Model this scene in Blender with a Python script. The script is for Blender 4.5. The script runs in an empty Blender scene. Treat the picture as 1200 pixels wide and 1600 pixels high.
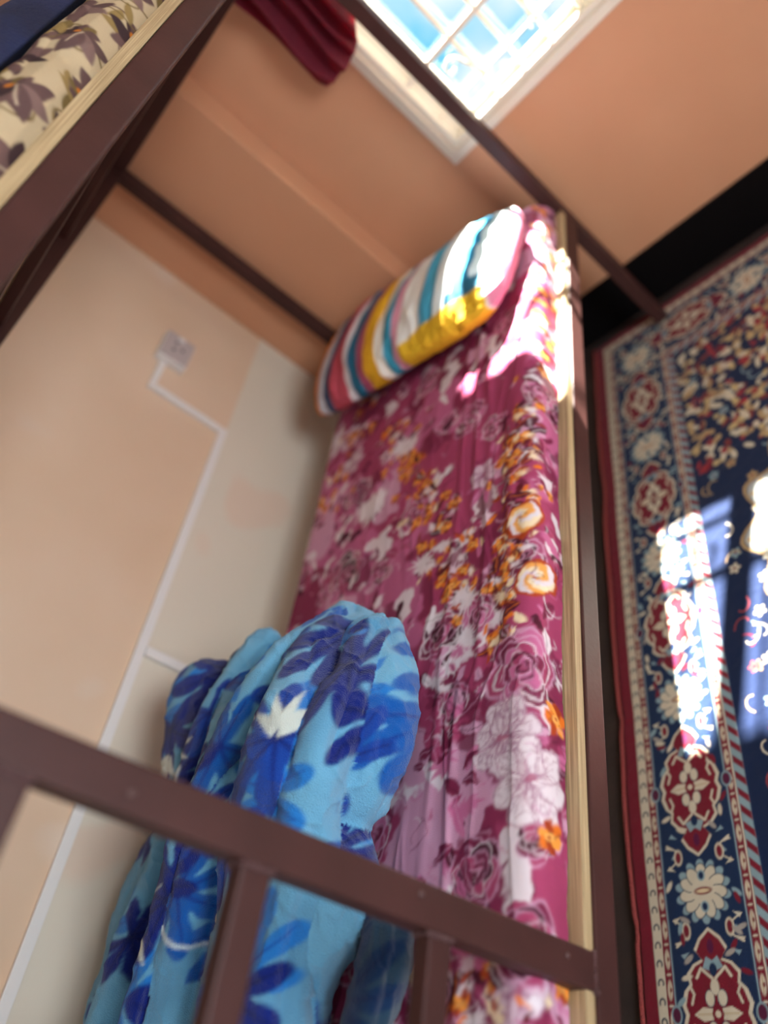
import bpy, bmesh, math, random
import numpy as np
from mathutils import Vector, Matrix

random.seed(7)
rng = np.random.default_rng(7)
SC = bpy.context.scene
COL = SC.collection

# ------------------------------------------------------------------ camera
Rm = np.array([[0.65107764, 0.12859918, -0.74803754],
               [-0.42969717, -0.74994914, -0.50292805],
               [-0.62566624, 0.64887482, -0.43301642]])
cd = bpy.data.cameras.new('camera')
cam = bpy.data.objects.new('camera', cd)
COL.objects.link(cam)
right, up, back = Rm[0], -Rm[1], -Rm[2]
cam.matrix_world = Matrix(((right[0], up[0], back[0], 0.0),
                           (right[1], up[1], back[1], 0.0),
                           (right[2], up[2], back[2], 1.6),
                           (0, 0, 0, 1)))
cd.sensor_fit = 'VERTICAL'
cd.sensor_height = 36.0
cd.lens = 1241.34 / 1600 * 36
cd.clip_start = 0.02
cd.dof.use_dof = True
cd.dof.focus_distance = 1.43
cd.dof.aperture_fstop = 1.05
SC.camera = cam

# ------------------------------------------------------------------ view, sky, sun, large lights
SC.view_settings.view_transform = 'Standard'
SC.view_settings.look = 'None'
SC.view_settings.gamma = 1.0
SC.view_settings.use_curve_mapping = False
SC.view_settings.exposure = 0.0

W = bpy.data.worlds.new('sky'); SC.world = W
W.use_nodes = True
nt = W.node_tree; nt.nodes.clear()
wo = nt.nodes.new('ShaderNodeOutputWorld'); bg = nt.nodes.new('ShaderNodeBackground')
tc = nt.nodes.new('ShaderNodeTexCoord'); nz = nt.nodes.new('ShaderNodeTexNoise')
nz.inputs['Scale'].default_value = 4.2; nz.inputs['Detail'].default_value = 6
rp = nt.nodes.new('ShaderNodeValToRGB')
rp.color_ramp.elements[0].position = 0.43; rp.color_ramp.elements[0].color = (0.16, 0.66, 0.92, 1)
rp.color_ramp.elements[1].position = 0.57; rp.color_ramp.elements[1].color = (0.95, 1.0, 1.0, 1)
nt.links.new(tc.outputs['Generated'], nz.inputs['Vector'])
nt.links.new(nz.outputs['Fac'], rp.inputs['Fac'])
nt.links.new(rp.outputs['Color'], bg.inputs['Color'])
bg.inputs['Strength'].default_value = 1.15
nt.links.new(bg.outputs['Background'], wo.inputs['Surface'])

SUN_DIR = Vector((-0.28, -1.17, -1.0)).normalized()
sl = bpy.data.lights.new('sun', 'SUN'); sl.energy = 115; sl.angle = math.radians(0.9); sl.color = (1.0, 0.93, 0.82)
so = bpy.data.objects.new('sun', sl); COL.objects.link(so)
so.rotation_euler = SUN_DIR.to_track_quat('-Z', 'Y').to_euler()

def area(name, loc, target, sx, sy, power, color):
    l = bpy.data.lights.new(name, 'AREA'); l.shape = 'RECTANGLE'; l.size = sx; l.size_y = sy
    l.energy = power; l.color = color
    o = bpy.data.objects.new(name, l); COL.objects.link(o); o.location = loc
    o.rotation_euler = (Vector(target) - Vector(loc)).to_track_quat('-Z', 'Y').to_euler()
    return o
# daylight of the unseen side window; weak fill lamp added at the unseen doorway
area('side_window_daylight', (1.86, 0.20, 1.60), (-1.4, 0.5, 0.9), 1.3, 1.1, 88, (0.86, 0.94, 1.0))
area('doorway_fill', (0.1, -2.06, 1.25), (-0.6, 0.8, 0.8), 1.1, 1.8, 18, (0.90, 0.95, 1.0))

# ------------------------------------------------------------------ helpers
def lin(c):
    c = np.asarray(c, float) / 255.0
    return np.where(c <= 0.04045, c / 12.92, ((c + 0.055) / 1.055) ** 2.4)
def L4(c):
    a = lin(c); return (float(a[0]), float(a[1]), float(a[2]), 1.0)

def mat(name, base=(200, 200, 200), rough=0.6, metal=0.0, var=None, vscale=4.0, bump=0.0, bscale=60.0,
        attr=False, sheen=0.0, spec=0.5, trans=0.0, stretch=None):
    m = bpy.data.materials.new(name); m.use_nodes = True
    n = m.node_tree.nodes; l = m.node_tree.links
    b = n['Principled BSDF']
    b.inputs['Roughness'].default_value = rough
    b.inputs['Metallic'].default_value = metal
    b.inputs['Specular IOR Level'].default_value = spec
    if sheen: b.inputs['Sheen Weight'].default_value = sheen
    t = n.new('ShaderNodeTexCoord'); vec = t.outputs['Object']
    if stretch:
        mp = n.new('ShaderNodeMapping'); mp.inputs['Scale'].default_value = stretch
        l.new(vec, mp.inputs['Vector']); vec = mp.outputs['Vector']
    if attr:
        a = n.new('ShaderNodeAttribute'); a.attribute_name = 'print'
        l.new(a.outputs['Color'], b.inputs['Base Color'])
    elif var is not None:
        z = n.new('ShaderNodeTexNoise'); z.inputs['Scale'].default_value = vscale; z.inputs['Detail'].default_value = 5
        r = n.new('ShaderNodeValToRGB'); r.color_ramp.elements[0].position = 0.35; r.color_ramp.elements[1].position = 0.68
        r.color_ramp.elements[0].color = L4(base); r.color_ramp.elements[1].color = L4(var)
        l.new(vec, z.inputs['Vector']); l.new(z.outputs['Fac'], r.inputs['Fac']); l.new(r.outputs['Color'], b.inputs['Base Color'])
    else:
        b.inputs['Base Color'].default_value = L4(base)
    if bump:
        z2 = n.new('ShaderNodeTexNoise'); z2.inputs['Scale'].default_value = bscale; z2.inputs['Detail'].default_value = 4
        bp = n.new('ShaderNodeBump'); bp.inputs['Strength'].default_value = bump; bp.inputs['Distance'].default_value = 0.01
        l.new(vec, z2.inputs['Vector']); l.new(z2.outputs['Fac'], bp.inputs['Height']); l.new(bp.outputs['Normal'], b.inputs['Normal'])
    return m

def link_mesh(name, me, m=None, parent=None, smooth=False):
    o = bpy.data.objects.new(name, me); COL.objects.link(o)
    if m: me.materials.append(m)
    if parent is not None: o.parent = parent
    if smooth:
        me.polygons.foreach_set('use_smooth', [True] * len(me.polygons))
    return o

def obj(name, bm, m=None, parent=None, smooth=False):
    me = bpy.data.meshes.new(name); bmesh.ops.recalc_face_normals(bm, faces=bm.faces); bm.to_mesh(me); bm.free()
    return link_mesh(name, me, m, parent, smooth)

def tag(o, label=None, cat=None, group=None, kind=None):
    if label: o['label'] = label
    if cat: o['category'] = cat
    if group: o['group'] = group
    if kind: o['kind'] = kind
    return o

def thing(name, loc, label, cat, group=None):
    o = bpy.data.objects.new(name, None); COL.objects.link(o); o.location = loc
    return tag(o, label, cat, group)

def bx(bm, x0, x1, y0, y1, z0, z1, bev=0.0, seg=2):
    r = bmesh.ops.create_cube(bm, size=1.0)
    for v in r['verts']:
        v.co = Vector((x0 + (v.co.x + .5) * (x1 - x0), y0 + (v.co.y + .5) * (y1 - y0), z0 + (v.co.z + .5) * (z1 - z0)))
    if bev > 0:
        es = list({e for v in r['verts'] for e in v.link_edges})
        bmesh.ops.bevel(bm, geom=es, offset=bev, segments=seg, affect='EDGES', profile=0.6)

def box_obj(name, dims, m, parent=None, bev=0.0, smooth=False):
    bm = bmesh.new(); bx(bm, *dims, bev=bev); return obj(name, bm, m, parent, smooth)

def tube(bm, pts, r, n=10, closed=False):
    pts = [Vector(p) for p in pts]; rings = []
    for i, p in enumerate(pts):
        a = pts[max(i - 1, 0)]; b = pts[min(i + 1, len(pts) - 1)]
        d = (b - a).normalized()
        ref = Vector((0, 0, 1)) if abs(d.z) < 0.9 else Vector((1, 0, 0))
        u = d.cross(ref).normalized(); v = d.cross(u)
        rr = r[i] if isinstance(r, (list, tuple)) else r
        rings.append([bm.verts.new(p + u * math.cos(2 * math.pi * k / n) * rr + v * math.sin(2 * math.pi * k / n) * rr) for k in range(n)])
    for a, b in zip(rings, rings[1:]):
        for k in range(n):
            bm.faces.new((a[k], a[(k + 1) % n], b[(k + 1) % n], b[k]))
    bm.faces.new(rings[0][::-1]); bm.faces.new(rings[-1])

# value noise in numpy
_perm = rng.random((64, 64, 64))
def vnoise(x, y, z=0.0):
    x, y, z = np.broadcast_arrays(np.asarray(x, float), np.asarray(y, float), np.asarray(z, float))
    xi, yi, zi = np.floor(x).astype(int), np.floor(y).astype(int), np.floor(z).astype(int)
    fx, fy, fz = x - xi, y - yi, z - zi
    fx, fy, fz = [t * t * (3 - 2 * t) for t in (fx, fy, fz)]
    def g(a, b, c): return _perm[(xi + a) & 63, (yi + b) & 63, (zi + c) & 63]
    r0 = (g(0,0,0)*(1-fx)+g(1,0,0)*fx)*(1-fy)+(g(0,1,0)*(1-fx)+g(1,1,0)*fx)*fy
    r1 = (g(0,0,1)*(1-fx)+g(1,0,1)*fx)*(1-fy)+(g(0,1,1)*(1-fx)+g(1,1,1)*fx)*fy
    return (r0*(1-fz)+r1*fz) * 2 - 1
def fbm(x, y, z=0.0, o=3):
    s = 0; a = 1.0
    for i in range(o):
        f = 2 ** i
        s = s + a * vnoise(x * f + 7.3 * i, y * f + 3.1 * i, np.asarray(z) * f + 1.7 * i); a *= 0.5
    return s
def sstep(a, b, x):
    t = np.clip((x - a) / (b - a), 0, 1); return t * t * (3 - 2 * t)

class Canvas:
    """A cloth print drawn in metres; its colours go to the mesh as a colour attribute."""
    def __init__(s, u0, v0, w, h, res, bg):
        s.u0, s.v0, s.res = u0, v0, res
        s.W, s.H = int(w / res) + 1, int(h / res) + 1
        s.a = np.empty((s.H, s.W, 3), np.float32); s.a[:] = lin(bg)
    def grid(s, x0, x1, y0, y1):
        i0 = max(0, int((x0 - s.u0) / s.res)); i1 = min(s.W, int((x1 - s.u0) / s.res) + 2)
        j0 = max(0, int((y0 - s.v0) / s.res)); j1 = min(s.H, int((y1 - s.v0) / s.res) + 2)
        if i1 <= i0 or j1 <= j0: return None
        X, Y = np.meshgrid(s.u0 + np.arange(i0, i1) * s.res, s.v0 + np.arange(j0, j1) * s.res)
        return (slice(j0, j1), slice(i0, i1)), X, Y
    def put(s, sl, cov, col, al=1.0):
        c = (np.clip(cov, 0, 1) * al)[..., None]
        s.a[sl] = s.a[sl] * (1 - c) + lin(col) * c
    def ell(s, cx, cy, rx, ry, ang, col, al=1.0):
        R = max(rx, ry) + 2 * s.res; g = s.grid(cx - R, cx + R, cy - R, cy + R)
        if g is None: return
        sl, X, Y = g; c, n = math.cos(ang), math.sin(ang)
        u = (X - cx) * c + (Y - cy) * n; v = -(X - cx) * n + (Y - cy) * c
        d = (np.sqrt((u / rx) ** 2 + (v / ry) ** 2) - 1) * min(rx, ry)
        s.put(sl, 0.5 - d / s.res, col, al)
    def poly(s, pts, col, al=1.0):
        pts = np.asarray(pts, float)
        x0, y0 = pts.min(0) - s.res; x1, y1 = pts.max(0) + s.res
        g = s.grid(x0, x1, y0, y1)
        if g is None: return
        sl, X, Y = g; ins = np.zeros(X.shape, bool); dm = np.full(X.shape, 1e9)
        q = np.roll(pts, -1, 0)
        for (ax, ay), (bx_, by) in zip(pts, q):
            if ay != by:
                c = ((ay > Y) != (by > Y)) & (X < (bx_ - ax) * (Y - ay) / (by - ay) + ax); ins ^= c
            dx, dy = bx_ - ax, by - ay; L = dx * dx + dy * dy + 1e-12
            t = np.clip(((X - ax) * dx + (Y - ay) * dy) / L, 0, 1)
            dm = np.minimum(dm, (X - ax - t * dx) ** 2 + (Y - ay - t * dy) ** 2)
        d = np.sqrt(dm) * np.where(ins, -1, 1)
        s.put(sl, 0.5 - d / s.res, col, al)
    def line(s, pts, w, col, al=1.0, w1=None):
        pts = np.asarray(pts, float); R = max(w, w1 or w) + s.res
        x0, y0 = pts.min(0) - R; x1, y1 = pts.max(0) + R
        g = s.grid(x0, x1, y0, y1)
        if g is None: return
        sl, X, Y = g; best = np.full(X.shape, 1e9); n = len(pts) - 1
        for i in range(n):
            (ax, ay), (bx_, by) = pts[i], pts[i + 1]
            dx, dy = bx_ - ax, by - ay; L = dx * dx + dy * dy + 1e-12
            t = np.clip(((X - ax) * dx + (Y - ay) * dy) / L, 0, 1)
            d = np.hypot(X - ax - t * dx, Y - ay - t * dy)
            ww = w if w1 is None else w + (w1 - w) * (i + t) / n
            best = np.minimum(best, d - ww / 2)
        s.put(sl, 0.5 - best / s.res, col, al)
    def warp(s, amp, sc, seed=0.0):
        X, Y = np.meshgrid(np.arange(s.W) * s.res, np.arange(s.H) * s.res)
        dx = fbm(X * sc, Y * sc, seed, 3) * amp / s.res; dy = fbm(X * sc, Y * sc, seed + 9.5, 3) * amp / s.res
        i = np.clip(np.arange(s.W)[None] + dx, 0, s.W - 1.01); j = np.clip(np.arange(s.H)[:, None] + dy, 0, s.H - 1.01)
        s.a = s._s(i, j)
    def _s(s, i, j):
        i0, j0 = np.floor(i).astype(int), np.floor(j).astype(int); fi, fj = (i - i0)[..., None], (j - j0)[..., None]
        i1, j1 = np.minimum(i0 + 1, s.W - 1), np.minimum(j0 + 1, s.H - 1)
        a = s.a
        return (a[j0, i0]*(1-fi)+a[j0, i1]*fi)*(1-fj)+(a[j1, i0]*(1-fi)+a[j1, i1]*fi)*fj
    def sample(s, u, v, wrap=False):
        i = (np.asarray(u) - s.u0) / s.res; j = (np.asarray(v) - s.v0) / s.res
        if wrap: i = np.mod(i, s.W - 1); j = np.mod(j, s.H - 1)
        return s._s(np.clip(i, 0, s.W - 1.001), np.clip(j, 0, s.H - 1.001))

def paint(me, cols):
    a = me.color_attributes.new('print', 'FLOAT_COLOR', 'POINT')
    c = np.ones((len(me.vertices), 4), np.float32); c[:, :3] = cols.reshape(-1, 3)
    a.data.foreach_set('color', c.ravel())

def grid_mesh(name, P, cols=None, m=None, parent=None, flip=False):
    """P: (rows, cols, 3) array of points -> a smooth sheet"""
    J, I, _ = P.shape
    idx = np.arange(J * I).reshape(J, I)
    q = np.stack([idx[:-1, :-1], idx[:-1, 1:], idx[1:, 1:], idx[1:, :-1]], -1).reshape(-1, 4)
    if flip: q = q[:, ::-1]
    me = bpy.data.meshes.new(name)
    me.vertices.add(J * I); me.vertices.foreach_set('co', P.astype(np.float32).ravel())
    me.loops.add(q.size); me.loops.foreach_set('vertex_index', q.astype(np.int32).ravel())
    me.polygons.add(len(q)); me.polygons.foreach_set('loop_start', np.arange(0, q.size, 4, dtype=np.int32))
    me.polygons.foreach_set('loop_total', np.full(len(q), 4, np.int32)) if False else None
    me.update(calc_edges=True); me.validate()
    o = link_mesh(name, me, m, parent, True)
    if cols is not None: paint(me, cols)
    return o

# ------------------------------------------------------------------ materials
M_steel = mat('brown_painted_steel', (60, 34, 31), 0.5, 0.0, var=(68, 39, 36), vscale=9, bump=0.04, bscale=90, spec=0.25)
M_weld = mat('weld_bead', (82, 52, 52), 0.5, bump=0.6, bscale=300)
M_ply = mat('plywood_edge', (146, 122, 86), 0.65, var=(196, 172, 132), vscale=5, bump=0.15, bscale=60, stretch=(60, 1.2, 160))
M_wall = mat('peach_wall_paint', (198, 141, 106), 0.62, var=(204, 149, 114), vscale=2.0, bump=0.05, bscale=35)
M_white = mat('white_plastic', (228, 222, 218), 0.4)
M_frame = mat('window_white_paint', (226, 216, 200), 0.42, bump=0.05)
M_skirt = mat('black_skirting', (8, 5, 6), 0.7, bump=0.1, spec=0.1)
M_floor = mat('dark_floor', (48, 40, 38), 0.55, var=(66, 52, 48), vscale=7, bump=0.2, bscale=40)
M_ceil = mat('ceiling_white', (225, 220, 210), 0.8)
M_sheet = mat('rose_print_cotton', rough=0.78, attr=True, bump=0.10, bscale=500, spec=0.25)
M_fleece = mat('blue_leaf_fleece', rough=0.95, attr=True, bump=0.55, bscale=420, sheen=0.25, spec=0.15)
M_rug = mat('woven_rug_pile', rough=0.95, attr=True, bump=0.35, bscale=500, spec=0.1, sheen=0.12)
M_pillow = mat('striped_cotton', rough=0.85, attr=True, bump=0.12, bscale=400, spec=0.2)
M_cream = mat('cream_floral_cotton', rough=0.8, attr=True, bump=0.2, bscale=300, spec=0.2)
M_navy = mat('navy_fabric', (14, 20, 48), 0.9, var=(22, 32, 70), vscale=12, bump=0.3, bscale=150)
M_core = mat('mattress_ticking', (180, 170, 160), 0.9, bump=0.2)
M_dark = mat('socket_hole', (30, 26, 26), 0.5)
M_grey = mat('grey_outlet_face', (186, 172, 170), 0.45)
M_bolt = mat('screw_steel', (90, 66, 64), 0.35, 0.4)

# two-tone paint of the side wall: a paler dado below the trunking line
M_left = bpy.data.materials.new('two_tone_wall_paint'); M_left.use_nodes = True
n = M_left.node_tree.nodes; l = M_left.node_tree.links; b = n['Principled BSDF']; b.inputs['Roughness'].default_value = 0.5
g = n.new('ShaderNodeNewGeometry'); sx = n.new('ShaderNodeSeparateXYZ'); l.new(g.outputs['Position'], sx.inputs['Vector'])
mr = n.new('ShaderNodeMapRange'); mr.inputs['From Min'].default_value = 0.952; mr.inputs['From Max'].default_value = 0.956
l.new(sx.outputs['Z'], mr.inputs['Value'])
tn = n.new('ShaderNodeTexNoise'); tn.inputs['Scale'].default_value = 1.8; tn.inputs['Detail'].default_value = 4; l.new(g.outputs['Position'], tn.inputs['Vector'])
rr = n.new('ShaderNodeValToRGB'); rr.color_ramp.elements[0].position = .3; rr.color_ramp.elements[1].position = .7
rr.color_ramp.elements[0].color = L4((214, 182, 152)); rr.color_ramp.elements[1].color = L4((222, 194, 168)); l.new(tn.outputs['Fac'], rr.inputs['Fac'])
mx = n.new('ShaderNodeMix'); mx.data_type = 'RGBA'; mx.inputs[6].default_value = L4((218, 206, 188))
l.new(mr.outputs['Result'], mx.inputs[0]); l.new(rr.outputs['Color'], mx.inputs[7])
# small bare-plaster patches where the paint was touched up
tp = n.new('ShaderNodeTexNoise'); tp.inputs['Scale'].default_value = 3.1; tp.inputs['Detail'].default_value = 1; l.new(g.outputs['Position'], tp.inputs['Vector'])
rq = n.new('ShaderNodeValToRGB'); rq.color_ramp.elements[0].position = .66; rq.color_ramp.elements[1].position = .72; l.new(tp.outputs['Fac'], rq.inputs['Fac'])
m2 = n.new('ShaderNodeMix'); m2.data_type = 'RGBA'; m2.inputs[7].default_value = L4((220, 198, 178))
l.new(rq.outputs['Color'], m2.inputs[0]); l.new(mx.outputs[2], m2.inputs[6]); l.new(m2.outputs[2], b.inputs['Base Color'])

M_glass = bpy.data.materials.new('window_glass'); M_glass.use_nodes = True
n = M_glass.node_tree.nodes; l = M_glass.node_tree.links; n.clear()
o_ = n.new('ShaderNodeOutputMaterial'); tr = n.new('ShaderNodeBsdfTransparent'); gl = n.new('ShaderNodeBsdfGlossy'); mi = n.new('ShaderNodeMixShader')
tr.inputs['Color'].default_value = (0.97, 0.99, 1, 1); gl.inputs['Roughness'].default_value = 0.02; mi.inputs[0].default_value = 0.04
l.new(tr.outputs[0], mi.inputs[1]); l.new(gl.outputs[0], mi.inputs[2]); l.new(mi.outputs[0], o_.inputs[0])

M_curt = bpy.data.materials.new('maroon_curtain_cloth'); M_curt.use_nodes = True
n = M_curt.node_tree.nodes; l = M_curt.node_tree.links; b = n['Principled BSDF']
b.inputs['Base Color'].default_value = L4((104, 18, 40)); b.inputs['Roughness'].default_value = 0.8
tl = n.new('ShaderNodeBsdfTranslucent'); tl.inputs['Color'].default_value = L4((214, 44, 84)); mi = n.new('ShaderNodeMixShader'); mi.inputs[0].default_value = 0.40
l.new(b.outputs[0], mi.inputs[1]); l.new(tl.outputs[0], mi.inputs[2]); l.new(mi.outputs[0], n['Material Output'].inputs[0])

# ------------------------------------------------------------------ the room
XL, XR, YF, YB, ZC = -1.97, 1.80, 2.58, -2.00, 2.60
def struct(o): o['kind'] = 'structure'; return o
struct(box_obj('floor', (XL - .1, XR + .1, YB - .1, YF + .1, -.1, 0), M_floor))
struct(box_obj('ceiling', (XL - .1, XR + .1, YB - .1, YF + .1, ZC, ZC + .1), M_ceil))
struct(box_obj('wall_left', (XL - .12, XL, YB - .12, YF + .12, 0, ZC), M_left))
def holed_x(name, y0, y1, hx0, hx1, hz0, hz1, m):   # wall spanning X with an opening
    bm = bmesh.new()
    bx(bm, XL, hx0, y0, y1, 0, ZC); bx(bm, hx1, XR, y0, y1, 0, ZC)
    bx(bm, hx0, hx1, y0, y1, 0, hz0) if hz0 > 0 else None
    bx(bm, hx0, hx1, y0, y1, hz1, ZC); return struct(obj(name, bm, m))
WX0, WX1, WZ0, WZ1 = -0.955, 0.30, 0.90, 1.62
holed_x('wall_far', YF, YF + .14, WX0, WX1, WZ0, WZ1, M_wall)
holed_x('wall_back', YB - .12, YB, -0.45, 0.65, 0, 2.05, M_wall)
bm = bmesh.new()
bx(bm, XR, XR + .12, YB - .12, -0.45, 0, ZC); bx(bm, XR, XR + .12, 0.85, YF + .14, 0, ZC)
bx(bm, XR, XR + .12, -0.45, 0.85, 0, 1.0); bx(bm, XR, XR + .12, -0.45, 0.85, 2.1, ZC)
struct(obj('wall_right', bm, M_wall))
# shallow pier in the far left corner
struct(box_obj('trim_1', (XL, -1.375, 2.462, YF, 0, ZC), M_wall, bev=0.006))
struct(box_obj('baseboard_far', (-1.375, XR, YF - .014, YF, 0, .195), M_skirt, bev=0.003))
struct(box_obj('baseboard_right', (XR - .014, XR, YB, YF - .014, 0, .195), M_skirt, bev=0.003))

# window 1: trim, box frame, sash, glass and security grille
win = struct(bpy.data.objects.new('window_1', None)); COL.objects.link(win); win.location = (0, 0, 0)
bm = bmesh.new()
for d in ((WX0 - .03, WX0, YF - .016, YF, WZ0 - .03, WZ1 + .03), (WX1, WX1 + .03, YF - .016, YF, WZ0 - .03, WZ1 + .03),
          (WX0, WX1, YF - .016, YF, WZ0 - .03, WZ0), (WX0, WX1, YF - .016, YF, WZ1, WZ1 + .03)):
    bx(bm, *d, bev=0.003)
obj('window_trim', bm, M_frame, win)
bm = bmesh.new()
for d in ((WX0, WX0 + .022, YF, YF + .14, WZ0, WZ1), (WX1 - .022, WX1, YF, YF + .14, WZ0, WZ1),
          (WX0 + .022, WX1 - .022, YF, YF + .14, WZ0, WZ0 + .022), (WX0 + .022, WX1 - .022, YF, YF + .14, WZ1 - .022, WZ1)):
    bx(bm, *d, bev=0.002)
obj('window_lining', bm, M_frame, win)
bm = bmesh.new()
for d in ((WX0 + .022, WX0 + .10, YF + .062, YF + .10, WZ0 + .022, WZ1 - .022), (WX1 - .07, WX1 - .022, YF + .062, YF + .10, WZ0 + .022, WZ1 - .022),
          (WX0 + .10, WX1 - .07, YF + .062, YF + .10, WZ0 + .022, WZ0 + .045), (WX0 + .10, WX1 - .07, YF + .062, YF + .10, WZ1 - .06, WZ1 - .022),
          (-0.43, -0.36, YF + .062, YF + .10, WZ0 + .045, WZ1 - .06)):
    bx(bm, *d, bev=0.003)
sash = obj('window_sash', bm, M_frame, win)
bm = bmesh.new(); bx(bm, WX0 + .06, WX1 - .04, YF + .078, YF + .082, WZ0 + .03, WZ1 - .03); obj('glass_pane', bm, M_glass, sash)
x = -0.850
while x < WX1 - .03:
    bm = bmesh.new(); tube(bm, [(x, YF + .036, WZ0 + .022), (x, YF + .036, WZ1 - .022)], 0.0075, 8); obj('grille_bar', bm, M_frame, win, True)
    x += 0.1045
for z in (1.00, 1.14):
    bm = bmesh.new(); bx(bm, WX0 + .022, WX1 - .022, YF + .028, YF + .046, z - .003 - (.006 if z == 1.14 else 0), z + .003 + (.006 if z == 1.14 else 0))
    obj('grille_crossbar', bm, M_frame, win)
for cx, sg in ((-.80, 1), (-.49, -1), (-.17, 1)):
    bm = bmesh.new()
    pts = [(cx + sg * (0.034 - .0022 * k) * math.cos(.42 * k), YF + .036, 1.075 + (0.034 - .0022 * k) * math.sin(.42 * k)) for k in range(14)][::-1]
    pts += [(cx + sg * (.034 + .01 * k), YF + .036, 1.075 - .03 * k + .002 * k * k) for k in range(1, 5)]
    tube(bm, pts, .005, 8); obj('grille_scroll', bm, M_frame, win, True)
win2 = struct(bpy.data.objects.new('window_2', None)); COL.objects.link(win2)
bm = bmesh.new()
for d in ((XR, XR + .1, -.45, -.40, 1.0, 2.1), (XR, XR + .1, .80, .85, 1.0, 2.1), (XR, XR + .1, -.40, .80, 1.0, 1.05), (XR, XR + .1, -.40, .80, 2.05, 2.1)):
    bx(bm, *d)
obj('window_frame', bm, M_frame, win2)
bm = bmesh.new()
for d in ((-.45, -.40, YB - .1, YB + .01, 0, 2.05), (.60, .65, YB - .1, YB + .01, 0, 2.05), (-.40, .60, YB - .1, YB + .01, 2.0, 2.05)):
    bx(bm, *d)
struct(obj('door_1', bm, M_steel))

# ------------------------------------------------------------------ the bunk bed
XO, XB = -0.79, -1.735          # outer face of the front side, centre of the wall side
Y0, Y1 = -0.15, 2.43            # foot and head post centres
TW = 0.042
bed = thing('bunk_bed', (XO, Y0, 0), 'brown painted steel bunk bed with plywood boards and a ladder on its aisle side', 'bunk bed')
def bp(name, dims, m=M_steel, bev=0.003, parent=bed):
    bm = bmesh.new(); x0, x1, y0, y1, z0, z1 = dims
    ox, oy = (XO, Y0)
    bx(bm, x0 - ox, x1 - ox, y0 - oy, y1 - oy, z0, z1, bev=bev); return obj(name, bm, m, parent)
for (x, y) in ((XO - TW / 2, Y0), (XO - TW / 2, Y1), (XB, Y0), (XB, Y1)):
    p = bp('post', (x - TW / 2, x + TW / 2, y - TW / 2, y + TW / 2, 0.0 if x < -1 else 0.0168, 2.02))
    bp('post_cap', (x - .023, x + .023, y - .023, y + .023, 2.02, 2.03), M_skirt, .002)
for z0, z1 in ((.505, .556), (1.668, 1.722)):
    bp('side_rail', (XO - .032, XO, Y0 + TW / 2, Y1 - TW / 2, z0, z1), bev=.004)
    bp('side_rail', (XB - .016, XB + .016, Y0 + TW / 2, Y1 - TW / 2, z0, z1), bev=.004)
    for y in (Y0, Y1):
        bp('end_rail', (XB + TW / 2, XO - TW, y - .016, y + .016, z0, z1))
    for k in range(5):
        y = Y0 + (k + 1) * (Y1 - Y0) / 6
        bp('cross_slat', (XB + .016, XO - .032, y - .015, y + .015, z1 - .03, z1 - .001))
bp('bed_board', (XB - .01, XO - .004, Y0 + .02, Y1 - .02, .557, .577), M_ply, .002)
bp('bed_board', (XB - .01, XO - .001, Y0 + .02, Y1 - .02, 1.723, 1.746), M_ply, .002)
# ladder: two stringers and rungs between them
LY1, LY0 = 0.281, -0.055
for y in (LY0, LY1):
    s_ = bp('ladder_stringer', (XO - .038, XO - .001, y - .026, y + .026, .557, 1.667), bev=.004)
for z in (.856, 1.134, 1.415):
    bp('ladder_rung', (XO - .034, XO - .006, LY0 + .027, LY1 - .027, z - .020, z + .020), bev=.004)
def weld(p, r=.006, n_=7, ax=2, span=.03):
    bm = bmesh.new()
    for k in range(n_):
        q = Vector(p) - Vector((XO, Y0, 0)); q[ax] += (k / (n_ - 1) - .5) * span
        s = bmesh.ops.create_uvsphere(bm, u_segments=8, v_segments=6, radius=r * random.uniform(.7, 1.15))
        for v in s['verts']: v.co += q
    obj('weld_bead', bm, M_weld, bed, True)
for z in (.856, 1.134, 1.415):
    weld((XO - .006, LY1 - .028, z), .005, 7, 2, .036); weld((XO - .02, LY1 - .028, z + .02), .0045, 6, 0, .024)
weld((XO - .003, LY1, .558), .004, 10, 1, .05)
weld((XO - .003, LY1 - .026, .558), .004, 4, 0, .01)
for y, z in ((.29, .90), (.287, .62), (.275, 1.30)):
    bm = bmesh.new(); s = bmesh.ops.create_uvsphere(bm, u_segments=10, v_segments=6, radius=.0045)
    for v in s['verts']: v.co = Vector((v.co.x * .5, v.co.y, v.co.z)) + Vector((.0, y - Y0, z))
    obj('screw', bm, M_bolt, bed, True)

# ------------------------------------------------------------------ lower mattress and rose sheet
MX0, MX1, MY0, MY1, MZ0, MZ1 = -1.735, -0.815, -0.10, 2.405, .578, .672
tag(box_obj('mattress', (MX0 + .02, MX1 - .02, MY0 + .02, MY1 - .02, MZ0, MZ1 - .018), M_core, bev=.02),
    'thin mattress on the lower bunk board, wrapped by the rose sheet', 'mattress')

RASP, DRASP, PINK, LILAC, WHT = (160, 60, 98), (118, 32, 66), (190, 100, 142), (204, 152, 180), (224, 212, 218)
ORG, DORG, BURG, CRM = (222, 112, 30), (170, 62, 20), (74, 14, 36), (236, 214, 178)
cv = Canvas(-1.95, -0.25, 1.35, 2.85, 0.0025, RASP)
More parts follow.
